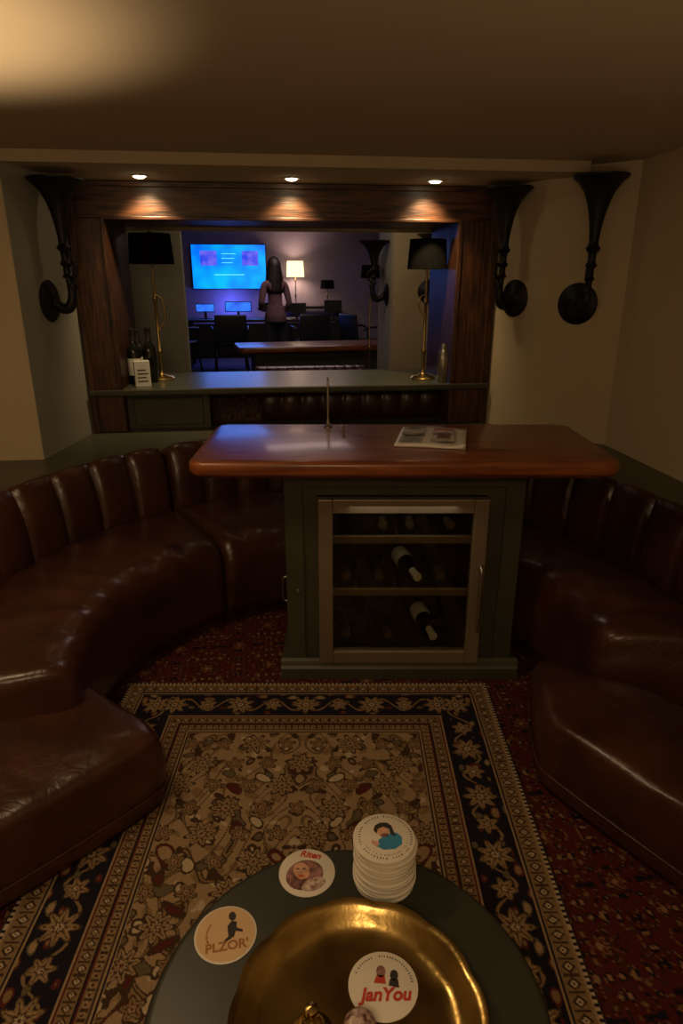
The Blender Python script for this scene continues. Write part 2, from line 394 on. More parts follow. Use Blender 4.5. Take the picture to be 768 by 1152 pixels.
def rug_main():
    W,L=1.42,2.1; nx,ny=530,780
    U,V=np.meshgrid(np.linspace(0,W,nx),np.linspace(0,L,ny))
    C=np.zeros((ny,nx,3)); C[:]=PAL['tan']
    d=np.minimum(np.minimum(U,W-U),np.minimum(V,L-V))
    alongu=(np.minimum(V,L-V)<np.minimum(U,W-U))
    s=np.where(alongu,np.abs(U-W/2),np.abs(V-L/2))
    X=np.abs(U-W/2);Yv=np.abs(V-L/2)
    n1=sn(X,Yv,3,40); n2=sn(X,Yv,8,60); n3=sn(X,Yv,21,100); n4=sn(X,Yv,44,75)
    C[(n3>.6)]=PAL['gold']; C[(n3<-1.3)]=PAL['cream']
    a1=np.abs(np.sin(2.6*n1)); C[a1<.30]=PAL['brown']; C[a1<.12]=PAL['gold']
    C[(n4>.9)]=PAL['brown']; C[(n4>1.2)]=PAL['olive']
    C[n2>.9]=PAL['brown']; C[n2>1.15]=PAL['maroon']; C[n2>1.6]=PAL['tan']
    C[n2<-.95]=PAL['brown']; C[n2<-1.2]=PAL['cream']
    cxs=W/2
    for iy in range(-9,10):
        for ix in range(-4,5):
            px=cxs+ix*.110+(.0 if iy%2==0 else .055); py=L/2+iy*.098
            if abs(px-cxs)>.42: continue
            big=((ix+iy)%3==0)
            R=.043 if big else .027
            flowerpaint(C,U,V,px,py,R,8 if big else 5,.3*(iy%4),[(1.24,'brown'),(1.0,'tan' if big else 'gold'),(.74,'gold'),(.55,'brown' if big else 'maroon'),(.38,'tan'),(.16,'maroon')])
    flowerpaint(C,U,V,cxs,L/2,.17,12,0,[(1.1,'brown'),(1.0,'gold'),(.85,'brown'),(.72,'tan'),(.5,'brown'),(.36,'gold'),(.18,'maroon')])
    bd=d<.305; C[bd]=PAL['tan']
    def band(a,b,c): C[(d>=a)&(d<b)]=PAL[c]
    def motifs(a,b,per,cA,cB):
        m=(d>=a)&(d<b); dc=(a+b)/2
        q=(s/per)%1.0-.5
        dia=np.abs(q)*per+np.abs(d-dc)*.9
        C[m&(dia<per*.40)]=PAL[cA]; C[m&(dia<per*.22)]=PAL[cB]; C[m&(dia<per*.09)]=PAL['maroon']
        C[m&(np.abs(np.abs(q)-.5)*per<.003)]=PAL['brown']
    band(0,.010,'navy'); C[(d<.009)&(((s/.016)%1.0)<.5)]=PAL['cream']; band(.010,.016,'tan')
    band(.016,.062,'gold'); motifs(.020,.058,.040,'brown','cream')
    band(.062,.068,'navy'); band(.068,.074,'tan')
    band(.074,.205,'navy')
    m=(d>=.074)&(d<.205); dc=.14
    vine=np.abs(d-(dc+.034*np.sin(2*pi*s/.165)))
    C[m&(vine<.0045)]=PAL['gold']
    sp=sn(s,d,5,110); C[m&(sp>1.05)]=PAL['maroon']; C[m&(sp<-1.15)]=PAL['olive']; C[m&(sp>1.5)]=PAL['gold']; C[m&(sp<-1.6)]=PAL['tan']
    per=.165
    def palm(cx,cy,i):
        flowerpaint(C,U,V,cx,cy,.050 if i%2==0 else .034,8 if i%2==0 else 6,0.2*i,[(1.15,'brown'),(1.0,'gold'),(.82,'tan'),(.62,'gold'),(.42,'brown'),(.26,'cream'),(.12,'maroon')])
    for i in range(-6,7):
        cx=W/2+i*per/1.32
        if .10<cx<W-.10:
            for cy in (dc,L-dc): palm(cx,cy,i)
    for i in range(-9,10):
        cy=L/2+i*per/1.5
        if .2<cy<L-.2:
            for cx in (dc,W-dc): palm(cx,cy,i)
    for cx in (dc,W-dc):
        for cy in (dc,L-dc): palm(cx,cy,0)
    band(.205,.211,'tan'); band(.211,.217,'maroon')
    band(.217,.250,'gold'); motifs(.219,.248,.030,'brown','cream')
    band(.250,.256,'navy'); band(.256,.262,'maroon')
    band(.262,.285,'gold'); motifs(.264,.283,.022,'tan','brown'); band(.285,.291,'brown'); band(.291,.297,'tan'); band(.297,.303,'navy')
    return rugmesh("patterned_area_rug",W,L,nx,ny,C,0,(-.565,2.335,.007),A7,.012)
rug_main()
def rug_under():
    W,L=2.5,3.3; nx,ny=500,660
    U,V=np.meshgrid(np.linspace(0,W,nx),np.linspace(0,L,ny))
    C=np.zeros((ny,nx,3)); C[:]=PAL['maroon']
    per=.26
    X=np.abs((U/per)%1-.5)*per; Y=np.abs((V/(per*1.3))%1-.5)*per*1.3
    n1=sn(X,Y,12,75); n2=sn(X,Y,33,120)
    C[np.abs(np.sin(2.4*n1))<.22]=PAL['gold']; C[np.abs(np.sin(2.4*n1))<.09]=PAL['navy']
    C[n2>.8]=PAL['navy']; C[n2>1.3]=PAL['tan']; C[n2<-1.0]=PAL['brown']; C[n2<-1.5]=PAL['gold']
    for iy in range(0,int(L/(per*.65))+1):
        for ix in range(0,int(W/(per/2))+1):
            if (ix+iy)%2: continue
            flowerpaint(C,U,V,ix*per/2,iy*per*.65,.04,7,0,[(1.15,'navy'),(1.0,'maroon'),(.8,'gold'),(.55,'maroon'),(.3,'tan')])
    C*=np.array([.85,.66,.62])
    return rugmesh("red_persian_rug",W,L,nx,ny,C,0,(-1.05,3.1,.0005),math.radians(0),.006)
rug_under()

# ---------------------------------------------------------------- wood frame and counter
F=4.0
fr=empty("trim_alcove_wood_frame",(0,0,0))
box("leg_left",(-.985,F,.68),(-.80,4.62,1.86),'wood',fr,.006,2)
box("leg_right",(1.17,F,.68),(1.395,4.62,1.86),'wood',fr,.006,2)
box("lintel",(-.985,F-.005,1.855),(1.395,4.62,2.035),'woodh',fr,.006,2)
box("trim_outer_left",(-.99,F-.02,.68),(-.955,F+.005,2.035),'wood',fr,.004,2)
box("trim_outer_right",(1.365,F-.02,.68),(1.405,F+.005,2.035),'wood',fr,.004,2)
box("trim_outer_top",(-.99,F-.02,2.01),(1.405,F+.002,2.038),'woodh',fr,.004,2)
box("trim_inner_top",(-.82,F-.010,1.85),(1.19,F+.002,1.868),'woodh',fr,.004,2)
box("trim_inner_left",(-.825,F-.010,.95),(-.80,F+.004,1.86),'wood',fr,.004,2)
box("trim_inner_right",(1.17,F-.010,.95),(1.195,F+.004,1.86),'wood',fr,.004,2)
ct=empty("bar_counter",(0,0,0))
box("top",(-.80,F-.03,.897),(1.17,4.70,.937),'greentop',ct,.006,2)
box("lip",(-.985,F-.045,.905),(1.40,F-.018,.935),'green',ct,.004,2)
box("box_cupboard",(-.80,F+.06,.68),(-.31,4.55,.897),'green',ct,.004,2)
box("cupboard_panel",(-.76,F+.05,.705),(-.35,F+.065,.872),'green',ct,.006,2)
box("gap_view_panel",(-.31,4.25,.68),(.0,4.30,.897),'redpanel',ct)  # added panel standing for the rug view through the open gap
vs=[];fs=[]
n=9*8
for i in range(n+1):
    x=0.0+1.17*i/n; b=abs(math.sin(pi*(i%8)/8))**.5
    for (yy,z) in ((.03,.68),(-.0,.70),(-.01,.78),(-.0,.86),(.03,.895)):
        vs.append((x,F+.22+yy-.018*b,z))
for i in range(n):
    for j in range(4): fs.append((i*5+j,(i+1)*5+j,(i+1)*5+j+1,i*5+j+1))
pyd("channel_upholstery",vs,fs,'leather',ct,True)

# ---------------------------------------------------------------- island bar (aligned with rug)
isl=empty("bar_island",(0,0,.0),A7)
box("carcass_left",(-.215,2.335,.0075),(-.09,2.76,.905),'green',isl)
box("carcass_right",(.55,2.335,.0075),(.685,2.76,.905),'green',isl)
box("carcass_top",(-.09,2.335,.785),(.55,2.76,.905),'green',isl)
box("carcass_bottom",(-.09,2.335,.0075),(.55,2.76,.085),'green',isl)
box("carcass_back",(-.09,2.73,.085),(.55,2.76,.785),'int',isl)
box("stile_left",(-.215,2.322,.09),(-.145,2.34,.87),'green',isl,.003,2)
box("stile_right",(.615,2.322,.09),(.685,2.34,.87),'green',isl,.003,2)
box("rail_top",(-.215,2.320,.82),(.685,2.34,.905),'green',isl,.003,2)
pl=[(0,.0075),(-.03,.0075),(-.03,.055),(-.022,.065),(-.016,.082),(-.006,.092),(0,.092)]
vs=[(-.245,2.325+a,z) for a,z in pl]+[(.715,2.325+a,z) for a,z in pl]
n=len(pl); fs=[(i,(i+1)%n,n+(i+1)%n,n+i) for i in range(n)]+[tuple(range(n)),tuple(range(n,2*n))]
pyd("plinth_front",vs,fs,'green',isl)
box("plinth_left",(-.245,2.32,.0075),(-.213,2.78,.08),'green',isl,.006,2)
box("plinth_right",(.683,2.32,.0075),(.715,2.78,.08),'green',isl,.006,2)
tp=roundrect(-.53,2.15,.965,2.78,.06)
prism("bar_top",tp,.908,.962,'cherry',isl,bevel=.017,seg=4)
prism("bar_top_moulding",roundrect(-.49,2.20,.925,2.77,.04),.890,.909,'cherry',isl,bevel=.006,seg=2)
tube("side_handle",[(-.222,2.50,.37),(-.245,2.50,.36),(-.245,2.50,.27),(-.222,2.50,.26)],.005,'steel',isl)
lathe("catch",[(0,0),(.008,.0),(.008,.012),(0,.014)],'steel',isl,12,loc=(-.17,2.322,.40),rot=(pi/2,0,0))
# wine fridge, built into the island
wf=bpy.data.objects.new("wine_fridge",None); COL.objects.link(wf); wf.rotation_euler=(0,0,A7)
x0,x1,z0,z1=-.088,.548,.087,.783
box("door_stile_left",(x0,2.285,z0),(x0+.055,2.325,z1),'bronze',wf,.004,2)
box("door_stile_right",(x1-.055,2.285,z0),(x1,2.325,z1),'bronze',wf,.004,2)
box("door_rail_top",(x0+.055,2.286,z1-.055),(x1-.055,2.325,z1),'bronze',wf,.004,2)
box("door_rail_bottom",(x0+.055,2.286,z0),(x1-.055,2.325,z0+.055),'bronze',wf,.004,2)
box("glass_pane",(x0+.055,2.300,z0+.055),(x1-.055,2.304,z1-.055),'glass',wf)
tube("door_handle",[(x1-.018,2.286,.52),(x1-.018,2.262,.50),(x1-.018,2.258,.38),(x1-.018,2.262,.26),(x1-.018,2.286,.24)],.007,'steel',wf)
box("liner_left",(x0+.004,2.34,z0+.01),(x0+.03,2.72,z1-.01),'int',wf)
box("liner_right",(x1-.03,2.34,z0+.01),(x1-.004,2.72,z1-.01),'int',wf)
box("liner_bottom",(x0+.03,2.34,z0+.005),(x1-.03,2.72,z0+.03),'int',wf)
for k,z in enumerate((.60,.375)):
    box("shelf_front_%d"%(k+1),(x0+.03,2.345,z-.016),(x1-.03,2.362,z+.016),'bronze',wf,.003,2)
    for q in range(7):
        box("shelf_rail_%d_%d"%(k+1,q+1),(x0+.06+q*.08,2.362,z-.006),(x0+.072+q*.08,2.70,z+.002),'steel',wf)
bp=[(0,0),(.034,.0),(.037,.006),(.037,.17),(.034,.19),(.018,.215),(.0145,.225),(.0145,.285),(.016,.287),(.016,.297),(.0,.298)]
def wbottle(name,parent,x,y,z,yaw,cap,label=False,pitch=pi/2):
    e=bpy.data.objects.new(name,None); COL.objects.link(e); e.parent=parent; e.location=(x,y,z); e.rotation_euler=(pitch,0,yaw)
    lathe("glass_body",bp,'bottle',e,20)
    lathe("capsule",[(.0153,.235),(.0157,.286),(.0172,.288),(.0172,.299),(.0,.300)],cap,e,16)
    if label: lathe("label",[(.0375,.06),(.0376,.061),(.0376,.15),(.0375,.151)],'capw',e,20)
wbottle("wine_bottle_1",wf,.13,2.67,.43,math.radians(4),'caps')
wbottle("wine_bottle_2",wf,.235,2.66,.43,math.radians(13),'capw',True)
wbottle("wine_bottle_3",wf,.37,2.68,.43,math.radians(5),'caps')
wbottle("wine_bottle_4",wf,.14,2.67,.165,math.radians(10),'caps')
wbottle("wine_bottle_5",wf,.33,2.66,.165,math.radians(9),'capw',True)
wbottle("wine_bottle_6",wf,.02,2.68,.165,math.radians(0),'caps')
wbottle("wine_bottle_7",wf,.16,2.67,.650,math.radians(0),'caps')
wbottle("wine_bottle_8",wf,.40,2.67,.650,math.radians(4),'caps')
wbottle("wine_bottle_9",wf,.28,2.68,.650,math.radians(-3),'caps')
wbottle("wine_bottle_10",wf,.03,2.68,.43,math.radians(-2),'caps')
l=bpy.data.lights.new("fridge_fill",'AREA'); l.energy=.38; l.size=.4; l.color=(1,.85,.65)  # added fill so the bottles show inside the dark fridge
lo=bpy.data.objects.new("fridge_fill",l); COL.objects.link(lo); lo.parent=wf; lo.location=(.23,2.37,.775); lo.rotation_euler=(math.radians(12),0,0)

# tap on island
tp_=empty("slim_bar_tap",(.275,2.70,.962))
lathe("base",[(0,0),(.018,0),(.018,.006),(.008,.012),(.006,.03),(0,.03)],'steel',tp_,20)
tube("spout",[(0,0,.02),(0,0,.12),(0,-.002,.185),(-.003,-.02,.207),(-.005,-.045,.20),(-.006,-.052,.175)],.0045,'steel',tp_,10)
kb=empty("tap_knob",(.325,2.60,.962)); lathe("stem",[(0,0),(.010,0),(.010,.004),(.004,.008),(.004,.018),(.008,.020),(.008,.026),(0,.027)],'steel',kb,16)

# magazine
mg=empty("magazine",(.655,2.44,.963),math.radians(-18))
vs=[];fs=[];nx=16;ny=10
for side,zz in ((0,0),(1,1)):
    for j in range(ny+1):
        for i in range(nx+1):
            x=-.13+.26*i/nx;y=-.16+.32*j/ny
            z=.0005 if zz==0 else .007+.006*math.exp(-((x+.02)/.05)**2)+.004*noise.noise(Vector((x*8,y*8,0)))+.012*max(0,(x-.08)/.05)**2*max(0,-y/.16)
            vs.append((x,y,z))
T=(nx+1)*(ny+1)
def idx(s,i,j): return s*T+j*(nx+1)+i
for j in range(ny):
    for i in range(nx):
        fs.append((idx(1,i,j),idx(1,i+1,j),idx(1,i+1,j+1),idx(1,i,j+1))); fs.append((idx(0,i,j),idx(0,i,j+1),idx(0,i+1,j+1),idx(0,i+1,j)))
for i in range(nx): fs.append((idx(0,i,0),idx(0,i+1,0),idx(1,i+1,0),idx(1,i,0))); fs.append((idx(0,i,ny),idx(1,i,ny),idx(1,i+1,ny),idx(0,i+1,ny)))
for j in range(ny): fs.append((idx(0,0,j),idx(1,0,j),idx(1,0,j+1),idx(0,0,j+1))); fs.append((idx(0,nx,j),idx(0,nx,j+1),idx(1,nx,j+1),idx(1,nx,j)))
pyd("pages",vs,fs,'paper',mg,True)
box("photo_left",(-.118,-.02,.0145),(-.03,.13,.0155),'photo',mg)
box("photo_main",(.0,-.11,.0145),(.085,.08,.0155),'photo',mg)
box("dark_photo",(.02,-.06,.0155),(.07,.03,.0160),'hairp',mg)
for k in range(7): box("text_line_%d"%(k+1),(-.118,-.135+k*.014,.0143),(-.03-.01*(k%2),-.131+k*.014,.0148),'ink',mg)
box("heading_bar",(.0,.10,.0143),(.08,.115,.0148),'red',mg)

# ---------------------------------------------------------------- sconces
def sconce(loc,rotz,shift=0.0,h=.60,disc=1.0,top=1.0):
    e=empty("torch_wall_sconce",loc,rotz)
    lathe("backplate",[(r*disc,z) for r,z in [(0,0),(.088,0),(.090,.006),(.084,.013),(.060,.016),(.055,.022),(.034,.026),(.028,.034),(0,.036)]],'black',e,32,rot=(0,pi/2,0))
    tube("arm",[(.02,0,0),(.065,0,-.035),(.105,shift*.5,-.03),(.125,shift,.02),(.122,shift,.08),(.115,shift,.13)],[.022,.026,.026,.022,.017,.016],'black',e,14)
    lathe("scroll_knob",[(0,-.02),(.016,-.016),(.022,0),(.016,.016),(0,.02)],'black',e,16,loc=(.135,shift,.07))
    k=h/.6
    pr=[(.0,.115),(.022,.118),(.026,.128),(.018,.138),(.017,.175),(.024,.182),(.030,.192),(.022,.203),(.019,.215),(.021,.25),(.032,.262),(.037,.272),(.028,.283),(.023,.295),(.025,.33),(.031,.38),(.042,.44),(.056,.49),(.076,.535),(.104,.572),(.125,.590),(.132,.596),(.132,.604),(.126,.605),(.118,.600),(.085,.565),(.05,.52),(0,.50)]
    lathe("trumpet",[(r*top,z*k) for r,z in pr],'black',e,32,loc=(.115,shift,0))
    tube("loop",[(.135,shift,.10),(.165,shift,.13),(.165,shift,.17),(.138,shift,.19)],.007,'black',e,8)
sconce((1.715,3.525,1.42),math.radians(225),0.085,.60,1.2)
sconce((1.485,3.845,1.44),math.radians(180+23),0.0,.57,1.15)
sconce((-1.055,3.68,1.44),math.radians(-10),0.0,.56,1.15)

# ---------------------------------------------------------------- table lamps on counter
def desk_lamp(name,loc,h,r,lit=False,sc=1.0,shade_h=.17):
    e=empty(name,loc)
    lathe("base",[(0,0),(.078*sc,0),(.08*sc,.008),(.07*sc,.018),(.03*sc,.026),(.014*sc,.04),(.012*sc,.06),(0,.06)],'brass',e,32)
    lathe("stem",[(0,.05),(.010*sc,.05),(.010*sc,.16),(.017*sc,.168),(.017*sc,.182),(.009*sc,.19),(.009*sc,h*.55),(.015*sc,h*.56),(.015*sc,h*.58),(.007*sc,h*.6),(.007*sc,h-.03),(0,h-.03)],'brass',e,20)
    sh='lampglow' if lit else 'shade'
    vs=[];fs=[];n=36
    for (rr,z) in ((r,h-shade_h),(r*.90,h),(r*.88,h),(r*.98,h-shade_h)):
        for i in range(n):
            a=2*pi*i/n; vs.append((rr*math.cos(a),rr*math.sin(a),z))
    for j in range(4):
        for i in range(n):
            fs.append((j*n+i,j*n+(i+1)%n,((j+1)%4)*n+(i+1)%n,((j+1)%4)*n+i))
    pyd("shade",vs,fs,sh,e,False)
    for k in range(3):
        a=2*pi*k/3; tube("spider_%d"%(k+1),[(0,0,h-.035),(r*.85*math.cos(a),r*.85*math.sin(a),h-.012)],.002,'brass',e,6,1)
    lathe("finial",[(0,h-.04),(.006,h-.04),(.006,h),(.010,h+.006),(.006,h+.016),(0,h+.02)],'brass',e,12)
    return e
e=desk_lamp("brass_table_lamp",(-.625,4.38,.937),.865,.135)
tube("side_arm",[(0,0,.52),(.035,0,.50),(.05,0,.44),(.045,0,.36),(.0,0,.30)],.006,'brass',e,10)
e=desk_lamp("brass_table_lamp",(1.045,4.20,.937),.835,.122)
tube("side_arm",[(0,0,.52),(-.035,0,.50),(-.04,0,.44),(0,0,.38)],.006,'brass',e,10)
def standbottle(name,loc,label=True,s=1.0):
    e=empty(name,loc); e.scale=(s,s,s)
    lathe("glass_body",bp,'bottle',e,24); lathe("capsule",[(.0153,.235),(.0157,.286),(.0172,.288),(.0172,.299),(.0,.300)],'ink',e,16)
    if label: lathe("label",[(.0375,.05),(.0376,.051),(.0376,.14),(.0375,.141)],'capw',e,24)
standbottle("wine_bottle",(-.755,4.20,.937),True,1.10)
standbottle("wine_bottle",(-.67,4.25,.937),False,1.12)
standbottle("wine_bottle",(-.755,4.36,.937),True,1.05)
cb=empty("bottle_carton",(-.70,4.10,.937),math.radians(15))
box("carton",(-.045,-.03,0),(.045,.03,.15),'capw',cb,.003,2)
for k in range(4): box("print_line_%d"%(k+1),(-.03,-.0312,.03+k*.022),(.03-.01*(k%2),-.0298,.036+k*.022),'ink',cb)
sh=empty("cocktail_shaker",(1.125,4.02,.937))
lathe("body",[(0,0),(.026,0),(.029,.01),(.034,.15),(.033,.155),(.028,.18),(.020,.198),(.018,.20),(.018,.225),(.012,.235),(0,.236)],'steel',sh,28)

# ---------------------------------------------------------------- foreground table
tb=empty("round_side_table",(.088,.645,.0))
lathe("top",[(0,.52),(.275,.52),(.288,.524),(.293,.533),(.293,.541),(.288,.548),(.280,.55),(0,.55)],'tablegreen',tb,72)
lathe("pedestal",[(0,.02),(.15,.02),(.155,.03),(.14,.042),(.06,.055),(.030,.09),(.026,.20),(.034,.28),(.026,.36),(.028,.46),(.07,.505),(.10,.52),(0,.52)],'tablegreen',tb,36)
tr=empty("brass_tray",(.100,.620,.550))
wob=lambda a,r,z: 1+(.022*abs(math.cos(a*6+.3)) if r>.16 else (.010*abs(math.cos(a*6+.3)) if r>.14 else 0))
zwf=lambda a,r: (.003*abs(math.cos(a*6+.3)) if r>.145 else 0)
lathe("dish",[(0,.0),(.120,.0),(.140,.003),(.158,.016),(.166,.026),(.174,.028),(.178,.0305),(.177,.034),(.171,.033),(.165,.029),(.160,.022),(.152,.015),(.146,.009),(.137,.0065),(.118,.0045),(.060,.0042),(.0,.004)],'brassd',tr,144,wob=wob,zw=zwf)
def coaster(name,loc,r,top='white',rotz=0,tilt=(0,0)):
    e=empty(name,loc,rotz); e.rotation_euler=(tilt[0],tilt[1],rotz)
    lathe("board",[(0,0),(r-.001,0),(r,.0005),(r,.0015),(r-.001,.002),(0,.002)],'white',e,56)
    if top!='white': lathe("print",[(0,.0019),(r-.003,.0019),(r-.003,.0023),(0,.0023)],top,e,56)
    return e
def disc(name,poly,z,mt,parent): return prism(name,poly,z,z+.0004,mt,parent)
def ell(cx,cy,rx,ry,n=24,rot=0): 
    return [(cx+rx*math.cos(a)*math.cos(rot)-ry*math.sin(a)*math.sin(rot),cy+rx*math.cos(a)*math.sin(rot)+ry*math.sin(a)*math.cos(rot)) for a in [2*pi*i/n for i in range(n)]]
def ringdash(e,r,z,n,mt,a0=0,a1=2*pi,w=.0016,h=.004):
    vs=[];fs=[]
    for i in range(n):
        if random.random()<.12: continue
        a=a0+(a1-a0)*i/n+random.uniform(-.01,.01); hh=h*random.uniform(.6,1)
        c=Vector((math.cos(a),math.sin(a)));t=Vector((-c.y,c.x)); b=len(vs)
        for q in (c*(r-hh/2)-t*w,c*(r-hh/2)+t*w,c*(r+hh/2)+t*w,c*(r+hh/2)-t*w): vs.append((q.x,q.y,z))
        fs.append((b,b+1,b+2,b+3))
    pyd("ring_print",vs,fs,mt,e)
c=coaster("beer_coaster",(-.092,.787,.550),.050,'tan',math.radians(8))
text("lettering","PLZOR'",.021,'orangeink',c,(.0,-.022,.0024),(0,0,math.radians(-4)),bold=.0006)
disc("figure_body",[(.004,-.006),(.012,-.010),(.018,.004),(.020,.016),(.012,.020),(.004,.012)],.0023,'ink',c); disc("figure_head",ell(.014,.028,.006,.008),.0023,'ink',c)
disc("figure_arm",[(.018,.006),(.028,.000),(.027,-.004),(.016,.001)],.0023,'ink',c); disc("figure_leg",[(.004,-.006),(-.004,-.012),(.0,-.014),(.010,-.010)],.0023,'ink',c)
ringdash(c,.030,.0024,9,'orangeink',2.4,3.6)
c=coaster("beer_coaster",(.047,.888,.550),.050,'white',math.radians(-5))
disc("hair_print",ell(-.004,-.006,.034,.030,24,.5),.0022,'hairp',c); disc("face_print",ell(-.010,.002,.014,.018,24,.35),.0027,'skinp',c); disc("shoulder_print",ell(.012,-.026,.022,.012,20,.4),.0027,'maroon',c)
disc("lip_print",ell(-.010,-.009,.005,.002),.0032,'red',c); disc("eye_print_1",ell(-.016,.006,.003,.0013),.0032,'ink',c); disc("eye_print_2",ell(-.005,.006,.003,.0013),.0032,'ink',c)
text("lettering","Riten",.018,'red',c,(.006,.036,.0024),(0,0,math.radians(-12)),shear=.2,bold=.0005)
st=empty("coaster_stack",(.182,.862,.550))
random.seed(9)
for i in range(21):
    ox,oy=random.uniform(-.0025,.0025),random.uniform(-.0025,.0025)
    z=i*.0044
    lathe("board_%d"%(i+1),[(0,z),(.0525,z),(.0535,z+.0008),(.0535,z+.0032),(.0525,z+.0040),(0,z+.0040)],'white',st,48,loc=(ox,oy,0))
zt=20*.0044+.0042
ringdash(st,.045,zt+.0003,52,'ink',0,2*pi,.0008,.0042)
ringdash(st,.0385,zt+.0003,26,'orangeink',3.5,5.9,.0007,.003)
disc("shirt_print",[(-.018,-.018),(-.008,-.026),(.012,-.027),(.026,-.018),(.028,-.004),(.022,.006),(.014,.008),(.0,.002),(-.012,-.004)],zt,'blue',st)
disc("face_print",ell(-.002,.012,.010,.013,24,.2),zt+.0004,'skinp',st); disc("hair_print",[(-.014,.008),(-.018,.016),(-.014,.026),(-.004,.031),(.008,.030),(.015,.022),(.016,.010),(.018,-.002),(.010,.004),(.009,.016),(.0,.022),(-.010,.018)],zt+.0008,'ink',st)
disc("beard_print",ell(-.001,.003,.007,.004),zt+.0009,'hairp',st); disc("arm_print",[(-.018,-.020),(-.026,-.010),(-.024,-.004),(-.012,-.012)],zt+.0003,'skinp',st)
c=coaster("beer_coaster",(.145,.672,.5550),.052,'white',math.radians(-12))
text("lettering","JanYou",.026,'red',c,(.004,-.014,.0024),(0,0,math.radians(6)),shear=.25,bold=.0009)
disc("figure_1",ell(-.004,.020,.007,.009),.0023,'hairp',c); disc("figure_2",[(-.014,.002),(-.010,.014),(.002,.014),(.004,.002)],.0023,'red',c)
disc("figure_3",ell(.016,.016,.006,.008),.0023,'ink',c); disc("figure_4",[(.008,.0),(.010,.010),(.022,.010),(.024,-.002)],.0023,'ink',c)
ringdash(c,.044,.0024,28,'ink',.2,2.9,.0008,.0036)
ob=empty("brass_bell",(.035,.620,.5545))
lathe("body",[(0,0),(.028,0),(.029,.004),(.022,.014),(.017,.024),(.011,.032),(.006,.036),(.005,.042),(.009,.046),(.009,.052),(0,.056)],'brassd',ob,32)
jr=empty("painted_trinket_jar",(.100,.606,.5545))
lathe("jar",[(0,0),(.014,0),(.021,.008),(.024,.020),(.021,.032),(.012,.040),(0,.042)],'maroon',jr,32)

# ---------------------------------------------------------------- downlights
for x in (-.565,.205,.97):
    e=empty("recessed_downlight",(x,3.80,SZ))
    lathe("ring",[(.034,-.001),(.046,-.001),(.048,-.003),(.040,-.005),(.034,-.004)],'capw',e,28)
    lathe("lens",[(0,-.002),(.030,-.002),(.028,-.006),(.020,-.011),(.0,-.013)],'bulb',e,24)
    l=bpy.data.lights.new("downlight","SPOT"); l.energy=22; l.color=(1,.72,.38); l.spot_size=math.radians(95); l.spot_blend=1.0; l.shadow_soft_size=.02
    lo=bpy.data.objects.new("downlight_beam",l); COL.objects.link(lo); lo.location=(x,3.86,SZ-.022); lo.rotation_euler=(math.radians(24),0,0)

# torchiere (off to the left) that washes the ceiling
tl=empty("torchiere_floor_lamp",(-1.45,1.75,.68))
lathe("base",[(0,0),(.12,0),(.12,.015),(.02,.03),(.012,.05),(.012,.56),(0,.56)],'brass',tl,28)
vs=[];fs=[];n=32
for (r,z) in ((.02,.54),(.10,.60),(.15,.68),(.145,.68),(.095,.605),(.02,.555)):
    for i in range(n): vs.append((r*math.cos(2*pi*i/n),r*math.sin(2*pi*i/n),z))
for j in range(5):
    for i in range(n): fs.append((j*n+i,j*n+(i+1)%n,(j+1)*n+(i+1)%n,(j+1)*n+i))
pyd("bowl",vs,fs,'brass',tl,True)
def light(kind,name,loc,energy,col,rot=(0,0,0),size=.3,**k):
    l=bpy.data.lights.new(name,kind); l.energy=energy; l.color=col
    if kind=='AREA': l.size=size
    else: l.shadow_soft_size=size
    for a,b in k.items(): setattr(l,a,b)
    o=bpy.data.objects.new(name,l); COL.objects.link(o); o.location=loc; o.rotation_euler=rot
    return o
WARM=(1,.72,.42)
light('SPOT','torchiere_bulb',(-.98,1.78,1.36),44,WARM,(pi,0,0),.03,spot_size=math.radians(106),spot_blend=.62)
light('AREA','fill_up_behind',(-.3,-.9,1.0),19,WARM,(pi,0,0),.8)  # added fill brightening ceiling and walls, no fitting modelled
light('AREA','fill_up_right',(1.3,.2,1.0),3,WARM,(pi,0,0),.4)  # added weak upward fill for the right side, no fitting
light('AREA','fill_down_behind',(-.3,-.4,2.0),9,WARM,(math.radians(25),0,0),.5)  # general warm fill added from above and behind the camera
light('AREA','fill_down_pit',(-.85,1.5,2.07),6,WARM,(0,0,0),.3)  # added downward fill over the left of the pit

# ---------------------------------------------------------------- mirror view behind the counter, built as an added far room
box("wall_far",(-3.2,12.0,0),(4.4,12.1,2.7),'farwall')
box("wall_far_left",(-3.3,4.7,0),(-3.2,12.1,2.7),'farwall')
box("wall_far_right",(4.4,4.7,0),(4.5,12.1,2.7),'farwall')
box("ceiling_far",(-3.3,4.72,2.5),(4.5,12.1,2.6),'farwall')
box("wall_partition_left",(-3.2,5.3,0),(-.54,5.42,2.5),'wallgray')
box("wall_partition_right",(1.10,5.5,0),(4.4,5.62,2.5),'wall')
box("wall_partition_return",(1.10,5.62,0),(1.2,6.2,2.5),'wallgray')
sconce((1.385,5.495,1.45),math.radians(-90),0,.42)
sconce((1.098,5.78,1.42),math.radians(180),0,.42)
tv=empty("wall_television",(-.44,11.94,1.73))
box("bezel",(-.625,-.02,-.36),(.625,.05,.36),'plastic',tv,.006,2)
box("screen",(-.61,-.024,-.345),(.61,-.019,.345),'tv',tv)
box("picture_left",(-.47,-.028,.02),(-.20,-.024,.25),'tvpanel',tv); box("picture_right",(.22,-.028,.02),(.49,-.024,.25),'tvpanel',tv)
for k in range(3): box("text_line_%d"%(k+1),(-.12,-.028,.20-k*.07),(.12-.03*k,-.024,.208-k*.07),'tvtext',tv)
box("caption_bar",(-.25,-.028,-.13),(.25,-.024,-.12),'tvtext',tv)
light('AREA','tv_glow',(-.44,11.85,1.7),6,(.12,.25,1),(math.radians(-90),0,0),1.0)
